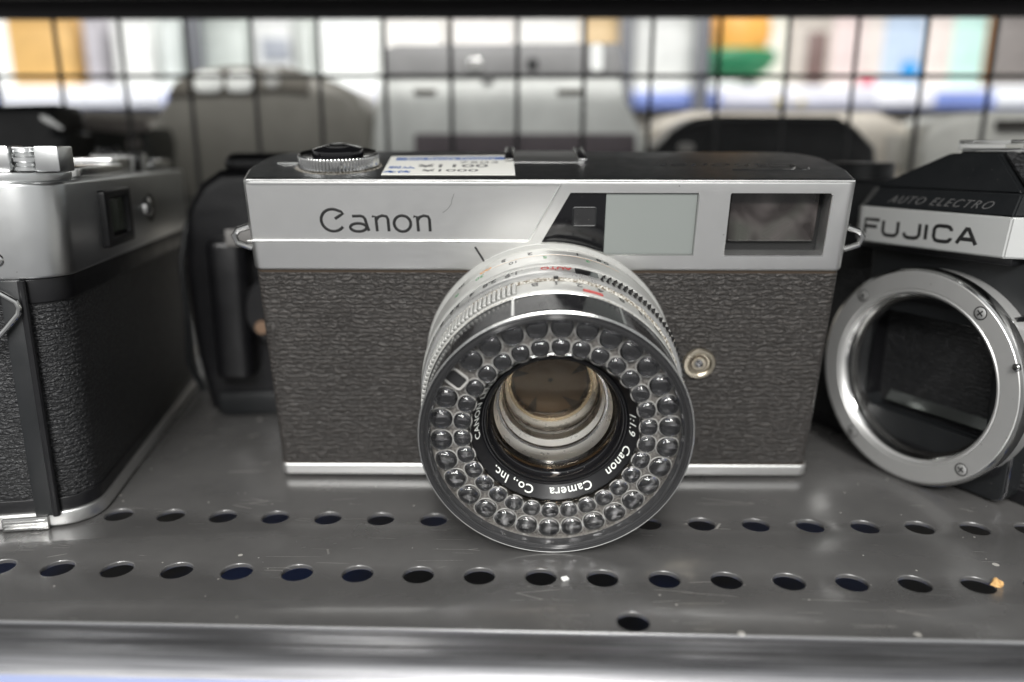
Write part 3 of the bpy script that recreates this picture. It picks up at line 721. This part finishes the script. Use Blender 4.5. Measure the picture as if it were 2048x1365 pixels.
# rewind crank on top
dk = obj('rewind_deck', slab(circ(13, 12.5, 11.8, 48), 77.2, 79.2, .3), M['satin_side'], left)
cr = bmesh.new(); box(cr, 3.5, 12, -1.2, 3.6, 79.3, 84.6, .4); box(cr, 3.5, 12, 8.4, 18, 79.3, 84.6, .4); box(cr, 9, 20, 2.6, 9.4, 79.3, 84.2, .3)
obj('rewind_knob', cr, M['satin_side'], left)
obj('crank_spool', lathe([(1.2, 79.3), (2.3, 79.5), (2.3, 80.2), (1.9, 80.5), (1.9, 81.1), (2.3, 81.4), (2.3, 82.2), (1.9, 82.5), (1.9, 83.1), (2.3, 83.4), (2.2, 84.1), (0, 84.2)], 40, (5.6, 6.0, 0), axis='up'), M['satin_side'], left)
obj('crank_pin', tube([(6, 3.4, 84.0), (6, 8.6, 84.0)], .5, 8), M['chrome'], left)
obj('film_deck', slab(rrect(26, 62, 3.2, 28, 3, 4), 77.2, 80.0, .5), M['bright'], left)
obj('accessory_shoe', bx(60, 78, 6, 25, 77.2, 81.5, .4), M['chrome'], left)
obj('speed_dial', lathe([(8, 77.2), (8, 82.2), (7.4, 82.8), (0, 82.9)], 48, (90, 13, 0), axis='up'), M['bright'], left)
obj('wind_lever', bx(94, 118, 4, 12, 77.4, 80.8, 1.2, 3), M['chrome'], left)
obj('release_button', lathe([(3.5, 77.2), (3.5, 84.5), (2.8, 85), (0, 85)], 32, (103, 20, 0), axis='up'), M['black'], left)

# ================================================================== RIGHT CAMERA (single lens reflex, lens off)
fy = -1.0878
ref = thing('slr_camera', 'black single lens reflex camera without a lens, open silver mount, turned at the right', 'camera', (94.26, 50.53, .1), (0, 0, fy))
RZc = 28.04; rc = (0, 0, RZc)
mt = obj('lens_mount', lathe([(21.6, -5.5), (21.3, -.9), (21.8, -.1), (22.2, .0), (22.5, -.25), (22.8, 0.03), (26.9, 0.03), (27.15, -.25), (27.5, -.3), (27.9, -.9), (27.9, -3.5), (27.4, -4.2), (27.2, -9)], 160, rc), M['mount'], ref)
obj('mount_bevel', lathe([(27.2, -.12), (27.7, -.28), (27.97, -.9), (27.97, -3.3)], 160, rc), M['chrome'], mt)
obj('throat', lathe([(21.3, -1.2), (20.9, -1.6), (20.9, -4.0), (20.0, -4.4), (20.0, -6.5)], 160, rc), M['chrome'], mt)
for an in (52.1, -48.7, -127.8, 132.4):
    t = math.radians(an); c_ = (24.96 * math.cos(t), -.05, RZc + 24.96 * math.sin(t))
    sw = obj('mount_screw', lathe([(1.35, 0), (1.35, .12), (1.15, .22), (0, .22)], 28), M['mount'], mt, c_)
    obj('screw_seat', lathe([(1.62, .10), (1.36, .10)], 28), M['black_matt'], sw)
    bm = bx(-.85, .85, -.26, -.16, -.16, .16); join(bm, bx(-.16, .16, -.265, -.155, -.85, .85)); obj('screw_cross', bm, M['black_matt'], mt, c_, (0, .5 + an, 0))
obj('lock_pin', lathe([(.9, 0), (.9, .5), (.6, .75), (0, .8)], 20), M['chrome'], mt, (27.0 * math.cos(.35), -.1, RZc + 27.0 * math.sin(.35)))
obj('blue_mark', lathe([(28.0, -.9), (28.0, -3.0)], 8, rc, math.radians(168), math.radians(153)), M['blue'], mt)
# chamber: sides, mirror, focusing-screen edge
bm = bmesh.new(); box(bm, -20.5, 20.5, 5.5, 44, 8, 9); box(bm, -20.5, 20.5, 5.5, 44, 46, 47); box(bm, -20.5, -19.5, 5.5, 44, 9, 46); box(bm, 19.5, 20.5, 5.5, 44, 9, 46); box(bm, -19.5, 19.5, 43, 44, 9, 46)
obj('mirror_chamber', bm, M['black'], ref)
obj('chamber_mask', face_plate(circ(0, RZc, 21.2, 64), 5.6, 6.2, 0, [rrect(-17.5, 17.5, RZc - 12.5, RZc + 15, 1, 3)]), M['black_satin'], ref)
bm = bmesh.new(); box(bm, -16, 16, -.5, .5, -16, 16, .2)
obj('mirror', bm, mat('mirror_glass', (.13, .14, .135), .85, .28), ref, (0, 24, 27), (-PI / 4, 0, 0))
obj('mirror_frame', bx(-17, 17, 11.6, 13.4, 13.2, 14.4, .3), M['black_satin'], ref)
obj('film_gate', face_plate(rrect(-19.3, 19.3, 12, 44, .3, 2), 41.0, 41.6, 0, [rrect(-17, 17, 15, 41, 1, 3)]), plain('gate_grey', (.05, .052, .05), .35), ref)
# bodywork
obj('mirror_housing', face_plate(rrect(-22.5, 22.2, .6, 59.2, (3, 1, 1, 3), 5), 8.6, 15, .5, [circ(0, RZc, 22.5, 64)]), M['black_satin'], ref)
obj('housing_trim', tube([(22.5, 9.0, 50), (22.5, 9.0, 4), (21.8, 9.0, 1.8), (19.6, 9.0, .9)], .35, 8), M['chrome_dark'], ref)
def fplan(k): return rrect(-66 + k, 66 - k, 14 + k, 46 - k, 5, 6)
obj('leather_body', slab(fplan(.6), 4, 57, .3), M['leather2'], ref)
obj('base_plate', slab(fplan(0), 0, 4.1, .6), M['black'], ref)
obj('top_cover', slab(fplan(0), 57, 76.0, 1.2), M['black_satin'], ref)
# nameplate nose under the prism
def solid(ptsA, ptsB, m, name, parent, ang=20):
    bm = bmesh.new(); a = [bm.verts.new(p) for p in ptsA]; b = [bm.verts.new(p) for p in ptsB]; n = len(a)
    bm.faces.new(a[::-1]); bm.faces.new(b)
    for i in range(n): bm.faces.new((a[i], a[(i + 1) % n], b[(i + 1) % n], b[i]))
    bmesh.ops.recalc_face_normals(bm, faces=bm.faces)
    bmesh.ops.bevel(bm, geom=list(bm.edges), offset=.35, segments=2, affect='EDGES')
    return obj(name, bm, m, parent, ang=ang)
obj('nose_underside', bx(-25, 17.5, 5, 16, 58.6, 60.6, .3), M['black'], ref)
npl = solid([(-28, 8, 60.4), (-23, 3.0, 60.4), (16.6, 3.0, 60.4), (20.5, 7, 60.4), (20.5, 20, 60.4), (-28, 20, 60.4)],
            [(-28, 8, 69.7), (-23, 3.0, 69.7), (17.4, 3.0, 69.7), (20.5, 7, 69.7), (20.5, 20, 69.7), (-28, 20, 69.7)], satin('nameplate_metal', (.66, .67, .66), .42, .8, metal=.6, vary=.02, dirt=.1), 'nameplate', ref)
# FUJICA, wide engraved capitals
W_, HH = 4.4, 3.7
def cap(o, paths): return [[(o + u * W_, v * HH) for u, v in p] for p in paths]
glyph = {'F': [[(0, 0), (0, 1), (1, 1)], [(0, .52), (.85, .52)]], 'U': [[(0, 1), (0, .25), (.12, .06), (.3, 0), (.7, 0), (.88, .06), (1, .25), (1, 1)]],
         'J': [[(0, .3), (.1, .08), (.28, 0), (.68, 0), (.88, .06), (1, .25), (1, 1)]], 'I': [[(.0, 0), (.0, 1)]],
         'C': [[(1, .72), (1, .82), (.88, .96), (.72, 1), (.28, 1), (.1, .94), (0, .75), (0, .25), (.1, .06), (.28, 0), (.72, 0), (.88, .04), (1, .18), (1, .28)]],
         'A': [[(0, 0), (.5, 1), (.58, 1), (1.08, 0)], [(.2, .3), (.88, .3)]]}
paths = []; ox = -21.3
for ch, wdt in (('F', 5.6), ('U', 6.2), ('J', 6.2), ('I', 2.2), ('C', 6.1), ('A', 6)):
    paths += cap(ox, glyph[ch]); ox += wdt
stroke_text('engraved_name', paths, .95, lambda u, v: (u, v + 62.7), M['ink'], npl, .15, 3.0)
# slanted black band above, embossed with AUTO ELECTRO
bd = solid([(-27.5, 7.8, 69.8), (-22.6, 3.6, 69.8), (17.0, 3.6, 69.8), (20.2, 7.4, 69.8), (20.2, 20, 69.8), (-27.5, 20, 69.8)],
           [(-27, 12, 74.6), (-22, 8.2, 74.6), (15.5, 8.2, 74.6), (18, 11, 74.6), (18, 20, 74.6), (-27, 20, 74.6)], M['black_satin'], 'prism_band', ref)
bm = text_bm('AUTO ELECTRO', 3.1, .3, .08, space=1.25, bold=-.02)
mult(bm, Matrix.Translation((-3.0, 4.75, 71.0)) @ Matrix.Rotation(math.radians(46), 4, 'X') @ Matrix.Diagonal((1.02, 1.15, 1, 1)))
obj('embossed_name', bm, plain('emboss_grey', (.10, .10, .10), .35), bd, smooth=False)
pr = solid([(-25, 9.2, 74.7), (15.0, 9.2, 74.7), (20, 24, 74.7), (18, 40, 74.7), (-20, 40, 74.7)],
           [(-7.6, 14.5, 83.6), (4.6, 14.5, 83.6), (6.5, 20, 83.6), (6.5, 36, 83.6), (-7, 36, 83.6)], M['black_satin'], 'pentaprism', ref)
bm = bmesh.new(); q = [bm.verts.new(v) for v in ((15.9, 9.9, 75.0), (20.3, 24, 75.0), (7.0, 20, 83.6), (5.5, 15.2, 83.6))]; bm.faces.new(q)
r_ = bmesh.ops.extrude_face_region(bm, geom=bm.faces[:]); 
for v in [v for v in r_['geom'] if isinstance(v, bmesh.types.BMVert)]: v.co += Vector((.5, -.3, .5))
bmesh.ops.recalc_face_normals(bm, faces=bm.faces); obj('prism_leather', bm, M['leather2'], ref)
hsr = obj('hot_shoe', bx(-6.5, 8.5, 17, 35, 83.6, 84.8, .2), M['chrome'], ref)
bm = bmesh.new(); box(bm, -7.5, -3.5, 17, 35, 86.0, 86.8, .2); box(bm, 5.5, 9.5, 17, 35, 86.0, 86.8, .2); box(bm, -7.5, -6.7, 17, 35, 84.6, 86.1); box(bm, 8.7, 9.5, 17, 35, 84.6, 86.1)
obj('shoe_rail', bm, M['bright'], hsr)
obj('rewind_knob', lathe([(10, 76), (10, 80), (9.4, 80.6), (0, 80.8)], 48, (-48, 30, 0), axis='up'), M['black_satin'], ref)
obj('wind_dial', lathe([(9, 76), (9, 80), (8.4, 80.6), (0, 80.8)], 48, (34, 30, 0), axis='up'), M['black_satin'], ref)

# ================================================================== BLACK CAMERA BEHIND, IN THE GAP
bc = thing('compact_camera', 'dark blurred camera standing in the gap behind the left and middle cameras', 'camera', (-68, 98, .2), (0, 0, .12))
obj('camera_body', face_plate([(-39, 2), (-42, 20), (-43, 48), (-41, 66), (-36, 74), (-30, 78), (38, 79), (40, 74), (40, 2), (36, 0), (-34, 0)], 0, 34, 3.5), M['black'], bc)
obj('camera_base', bx(-36, 36, -1.5, 32, .0, 8, 1.5), M['black_satin'], bc)
obj('camera_hump', slab(rrect(-30, 6, 3, 30, 6, 5), 76, 83, 3), M['black'], bc)
obj('grip', slab(rrect(-34, -22, -9, 4, 4, 5), 14, 58, 2.5), M['black'], bc)
obj('side_strap', tube([(-42, 6, 62), (-44, 2, 50), (-42.5, -2, 34), (-44, 0, 18), (-41, 2, 8)], 1.1, 8), M['black_satin'], bc)
obj('name_panel', bx(-27, -14, -9.6, -8.8, 56, 61, .3), plain('pale_panel', (.16, .155, .15)), bc)
obj('copper_button', lathe([(0, 1), (1.9, .8), (2.2, 0)], 24, (-18.5, -9.0, 31)), plain('copper', (.22, .14, .09), .4), bc)
obj('lens_stub', lathe([(0, 8), (11, 8), (12, 7), (12, 0)], 48, (-12, 0, 36)), M['black'], bc)

# ================================================================== BEYOND THE GRID
tag(obj('rear_shelf', bx(-420, 420, 186, 400, -1.2, 0, .3), M['shelf']), kind='structure')
tag(obj('rear_upper_shelf', bx(-420, 420, 186, 400, 177, 178.5, .3), M['under']), kind='structure')
def lump(name, label, cat, pxs, Y, depth, m, bev=6, base=0):
    """a body with the outline given in photograph pixels, standing at depth Y"""
    pts = [at(px, py, Y) for px, py in pxs]; cx = sum(p.x for p in pts) / len(pts)
    t = thing(name, label, cat, (cx, Y, base))
    o = obj('housing', face_plate([(p.x - cx, p.z - base) for p in pts], 0, depth, bev), m, t)
    return t, cx
def part_on(t, cx, Y, name, pxs, m, proud=1.2, bev=.4, y0=None):
    pts = [at(px, py, Y) for px, py in pxs]
    return obj(name, face_plate([(p.x - cx, p.z) for p in pts], -proud, .3, bev), m, t)
def R4(x0, x1, y0, y1, r=6): return [(x, y) for x, y in rrect(x0, x1, y0, y1, r, 3)]
Y = 232
bz = at(500, 420, Y)
beige = plain('beige_plastic', (.25, .24, .21), .45); bdark = plain('beige_dark', (.13, .12, .10), .4)
t, cx = lump('instant_camera', 'rounded beige instant camera with a white flash window, blurred behind the grid', 'camera',
   [(298, 470), (298, 255), (325, 205), (345, 165), (385, 140), (450, 130), (560, 130), (625, 148), (700, 185), (735, 240), (745, 470)], Y, 55, beige, 5)
part_on(t, cx, Y, 'top_band', [(335, 195), (350, 168), (388, 143), (450, 134), (560, 134), (618, 152), (618, 190), (560, 184), (400, 190)], bdark, 1.5)
part_on(t, cx, Y, 'flash_window', R4(392, 448, 143, 186, 14), plain('flash_white', (.85, .87, .84), .2), 2.4)
part_on(t, cx, Y, 'flash_window', R4(456, 508, 143, 186, 14), plain('flash_white', (.85, .87, .84), .2), 2.4)
part_on(t, cx, Y, 'viewfinder_window', R4(532, 562, 134, 178, 12), plain('window_grey', (.42, .42, .40), .2), 2.4)
t, cx = lump('large_camera', 'big grey boxy camera, widest of those blurred behind the grid', 'camera',
   [(735, 470), (742, 260), (752, 200), (765, 96), (800, 90), (1240, 86), (1252, 200), (1290, 270), (1300, 470)], 236, 70, plain('pale_grey', (.74, .76, .73), .4), 5)
part_on(t, cx, 236, 'dark_hood', [(766, 100), (800, 92), (1236, 88), (1246, 150), (1225, 152), (770, 155)], plain('grey_hood', (.22, .22, .22), .4), 3.0, 1.2)
for x0, x1 in ((828, 872), (1114, 1168)): part_on(t, cx, 236, 'slot', R4(x0, x1, 179, 188, 3), plain('slot_brown', (.07, .06, .045)), 1.6)
part_on(t, cx, 236, 'emblem_glint', R4(934, 966, 118, 146, 12), M['bright'], 4.4)  # bright discs painted in for out-of-focus glints
part_on(t, cx, 236, 'emblem_glint', R4(962, 988, 144, 168, 11), M['bright'], 2.4)
part_on(t, cx, 236, 'sensor_window', R4(1054, 1076, 118, 142, 6), M['black'], 4)
part_on(t, cx, 236, 'side_strip', R4(1180, 1205, 90, 146, 10), plain('strip_white', (.8, .82, .8), .3), 4.2)
part_on(t, cx, 236, 'lower_band', R4(830, 1270, 268, 330, 5), plain('mauve_grey', (.14, .12, .13), .5), 2)
t, cx = lump('binoculars_case', 'long low black camera case with sloping shoulders, blurred behind the grid at right', 'case',
   [(1300, 420), (1310, 300), (1345, 262), (1390, 236), (1440, 230), (1680, 232), (1715, 252), (1755, 295), (1765, 420)], 205, 45, M['black'], 4)
t.name = 'camera_case'
part_on(t, cx, 205, 'stud', R4(1355, 1388, 286, 306, 9), plain('stud_white', (.55, .53, .5), .4), 2)
part_on(t, cx, 205, 'case_flap', [(1420, 262), (1700, 262), (1720, 320), (1400, 320)], M['black_satin'], 1.6)
t, cx = lump('compact_camera', 'pale cream compact camera peeping out behind the black case', 'camera',
   [(1300, 420), (1302, 260), (1330, 232), (1380, 222), (1760, 222), (1820, 250), (1835, 420)], 262, 40, plain('cream', (.70, .65, .57), .4), 5)
part_on(t, cx, 262, 'face_panel', R4(1770, 1822, 268, 330, 6), plain('cream_light', (.62, .60, .55), .4), 1.5)
t, cx = lump('compact_camera', 'white round-shouldered camera at the right edge behind the grid', 'camera',
   [(1840, 420), (1842, 290), (1860, 250), (1910, 228), (2000, 222), (2100, 222), (2130, 420)], 240, 45, plain('white_body', (.72, .72, .67), .4), 5)
part_on(t, cx, 240, 'dark_top', R4(1990, 2090, 240, 262, 6), plain('slot_dark', (.04, .035, .03)), 2)
t, cx = lump('film_camera', 'black camera with silver edge behind the left camera', 'camera',
   [(-60, 420), (-60, 212), (95, 208), (105, 222), (108, 262), (130, 268), (130, 420)], 150, 22, M['black'], 3)
part_on(t, cx, 150, 'silver_edge', [(84, 228), (104, 234), (132, 256), (128, 262), (100, 250), (84, 240)], M['chrome'], 1.5)
t, cx = lump('compact_camera', 'flat dark camera with pale top plate, low between black and beige cameras', 'camera',
   [(128, 420), (130, 252), (290, 256), (300, 285), (300, 420)], 190, 26, plain('dark_grey_green', (.05, .052, .045), .4), 3)
part_on(t, cx, 190, 'top_plate', [(130, 236), (296, 240), (300, 262), (260, 268), (130, 254)], plain('pale_pink', (.40, .36, .33), .4), 1.5)
part_on(t, cx, 190, 'dial', R4(258, 282, 276, 300, 8), plain('pale_pink', (.40, .36, .33), .4), 2)

# far display shelf of the shop
FY = 640
zr = at(1400, 186, FY).z
fs = thing('display_shelf', 'white shop shelf with blue price rail, far behind the grid', 'shelf', (0, FY, 0))
white = plain('shelf_white', (.80, .81, .80), .5)
zt = at(1400, 172, FY).z
obj('shelf_board', bx(-900, 900, 0, 300, zt - 18, zt, 1), white, fs)
obj('back_panel', bx(-900, 900, 300, 304, -250, 420, 1), white, fs)
obj('price_rail', bx(-900, 900, -6, -.2, at(1400, 216, FY).z, at(1400, 184, FY).z, 1), plain('rail_blue', (.19, .26, .60), .35), fs)
for x0, x1, c in ((0, 335, (.78, .80, .86)), (1440, 1740, (.66, .66, .74)), (1745, 1860, (.80, .80, .84)), (1985, 2060, (.78, .80, .82)), (560, 760, (.8, .8, .8)), (340, 556, (.74, .76, .78)), (770, 1255, (.7, .7, .72))):
    a_ = at(x0, 180, FY); b_ = at(x1, 212, FY)
    obj('price_card', bx(a_.x, b_.x, -8, -6.1, b_.z, a_.z, .4), plain('card', c, .5), fs)
for x0, x1 in ((1545, 1565), (1590, 1602), (700, 730)):
    a_ = at(x0, 198, FY); b_ = at(x1, 210, FY); obj('yellow_tag', bx(a_.x, b_.x, -9.6, -8.1, b_.z, a_.z, .3), plain('tag_yellow', (.7, .6, .25)), fs)
obj('lower_stock', bx(-900, 900, 60, 290, -250, at(1400, 226, FY).z, 3), plain('beige_stock', (.48, .45, .40), .6), fs)
# goods on it, each a thing of its own: px x0, x1, top, bottom, colour, label
goods = [
 (8, 160, 20, 172, (.62, .38, .13), 'tan cardboard carton at the far left of the distant shelf', 'carton', 'carton'),
 (164, 212, 20, 172, (.45, .43, .46), 'mauve grey box right beside the tan carton on the distant shelf', 'goods_box', 'box'),
 (216, 312, 20, 172, (.74, .75, .73), 'white box between the mauve box and the dark upright post', 'goods_box', 'box'),
 (316, 366, 20, 150, (.60, .64, .62), 'narrow pale box with dark stripe, above the left of the beige camera', 'goods_box', 'box'),
 (395, 500, 20, 150, (.52, .56, .53), 'grey green box above the beige camera', 'goods_box', 'box'),
 (504, 590, 20, 150, (.66, .67, .66), 'white box with a grey corner flap above the beige camera', 'goods_box', 'box'),
 (594, 632, 20, 172, (.55, .58, .55), 'slim pale grey box left of the big white box', 'goods_box', 'box'),
 (636, 760, 20, 172, (.86, .88, .86), 'big bright white box above and right of the beige camera', 'goods_box', 'box'),
 (764, 890, 20, 172, (.80, .78, .74), 'cream box above the left half of the large grey camera', 'goods_box', 'box'),
 (894, 1030, 20, 172, (.78, .75, .72), 'pinkish white box above the middle of the large grey camera', 'goods_box', 'box'),
 (1034, 1160, 20, 172, (.74, .73, .70), 'off white box above the right half of the large grey camera', 'goods_box', 'box'),
 (1164, 1246, 20, 172, (.62, .45, .24), 'amber box above the right end of the large grey camera', 'goods_box', 'box'),
 (1268, 1398, 20, 172, (.66, .67, .65), 'pale grey box left of the orange and green package', 'goods_box', 'box'),
 (1530, 1578, 20, 172, (.74, .74, .66), 'narrow cream box right of the orange and green package', 'goods_box', 'box'),
 (1582, 1655, 20, 172, (.52, .47, .42), 'beige box with a dark reddish patch on the distant shelf', 'goods_box', 'box'),
 (1660, 1718, 20, 172, (.70, .58, .56), 'pink and white box above the right of the black case', 'goods_box', 'box'),
 (1722, 1760, 20, 160, (.68, .62, .58), 'pale box with a red tag at its foot', 'goods_box', 'box'),
 (1764, 1855, 20, 168, (.45, .55, .68), 'light blue box with a bright blue spot', 'goods_box', 'box'),
 (1862, 1900, 20, 172, (.70, .62, .58), 'pale pinkish box between the blue box and the mint box', 'goods_box', 'box'),
 (1914, 1958, 20, 172, (.50, .72, .66), 'mint green box on the distant shelf at right', 'goods_box', 'box'),
 (1962, 1992, 20, 165, (.38, .17, .05), 'narrow orange brown box beside the mint box', 'goods_box', 'box'),
 (1996, 2090, 20, 165, (.20, .18, .17), 'dark grey box at the far right of the distant shelf', 'goods_box', 'box'),
]
for x0, x1, y0, y1, c, lab, nm, cat in goods:
    a_ = at(x0, y0, FY + 20); b_ = at(x1, 172, FY + 20)
    yy = random.uniform(14, 26)
    t = thing(nm, lab, cat, ((a_.x + b_.x) / 2, FY + yy, zt + .3), group='boxes standing on the distant shop shelf'); wd = (b_.x - a_.x) / 2
    obj('carton_body', bx(-wd, wd, 0, 90, 0, a_.z - zt, 1.2), plain(nm, c, .5), t)
    obj('carton_flap', bx(-wd * .96, wd * .96, -.8, .3, (a_.z - zt) * .80, (a_.z - zt) * .99, .3), plain(nm, tuple(v * .9 for v in c), .5), t)
    if 'red tag' in lab: obj('red_tag', bx(-wd * .7, wd * .5, -3, -1, -6, 11, 1), plain('tag_red', (.6, .08, .14), .5), t)
    if 'blue spot' in lab: obj('blue_spot', lathe([(0, 3), (8, 2.5), (9, 0)], 28, (wd * .35, 0, 16)), plain('spot_blue', (.03, .28, .65), .4), t)
    if 'reddish' in lab: obj('dark_patch', bx(-wd * .2, wd * .7, -2, -.5, 2, 50, 1), plain('patch_dark', (.16, .10, .09), .5), t)
    if 'corner flap' in lab: obj('grey_corner', bx(-wd * .6, wd * .9, -3, -1, 24, 46, 1), plain('corner_grey', (.30, .32, .36), .5), t)
# the orange and green package: a rounded tray
a_ = at(1470, 172, FY + 10)
t = thing('snack_package', 'rounded orange package in a green bowl on the distant shelf', 'package', (a_.x, FY + 10, zt + 9))
obj('green_bowl', lathe([(0, 0), (24, 0), (42, 6), (50, 18), (48, 26), (0, 28)], 48, (0, 40, 0), axis='up'), plain('bowl_green', (.02, .22, .09), .5), t)
obj('orange_pack', lathe([(0, 18), (30, 20), (36, 42), (33, 62), (24, 82), (8, 90), (0, 91)], 48, (6, 34, 0), axis='up'), plain('pack_orange', (.85, .42, .09), .5), t)
obj('yellow_pack', lathe([(0, 16), (12, 18), (13, 50), (8, 64), (0, 66)], 32, (-36, 26, 0), axis='up'), plain('pack_yellow', (.68, .55, .12), .5), t)
for x_, nm in ((382, 'a'), (1254, 'b'), (1408, 'c')):
    a_ = at(x_, 100, FY - 30)
    p_ = tag(obj('shelf_post', bx(-7, 7, 0, 14, -200, 300, 1), plain('post_grey', (.07, .075, .09), .4), loc=(a_.x, FY - 30, 0)), {'a': 'dark upright post above the left of the beige camera', 'b': 'dark upright post right of the large grey camera', 'c': 'dark upright post left of the orange package'}[nm], 'post', 'upright posts of the distant shop shelf')
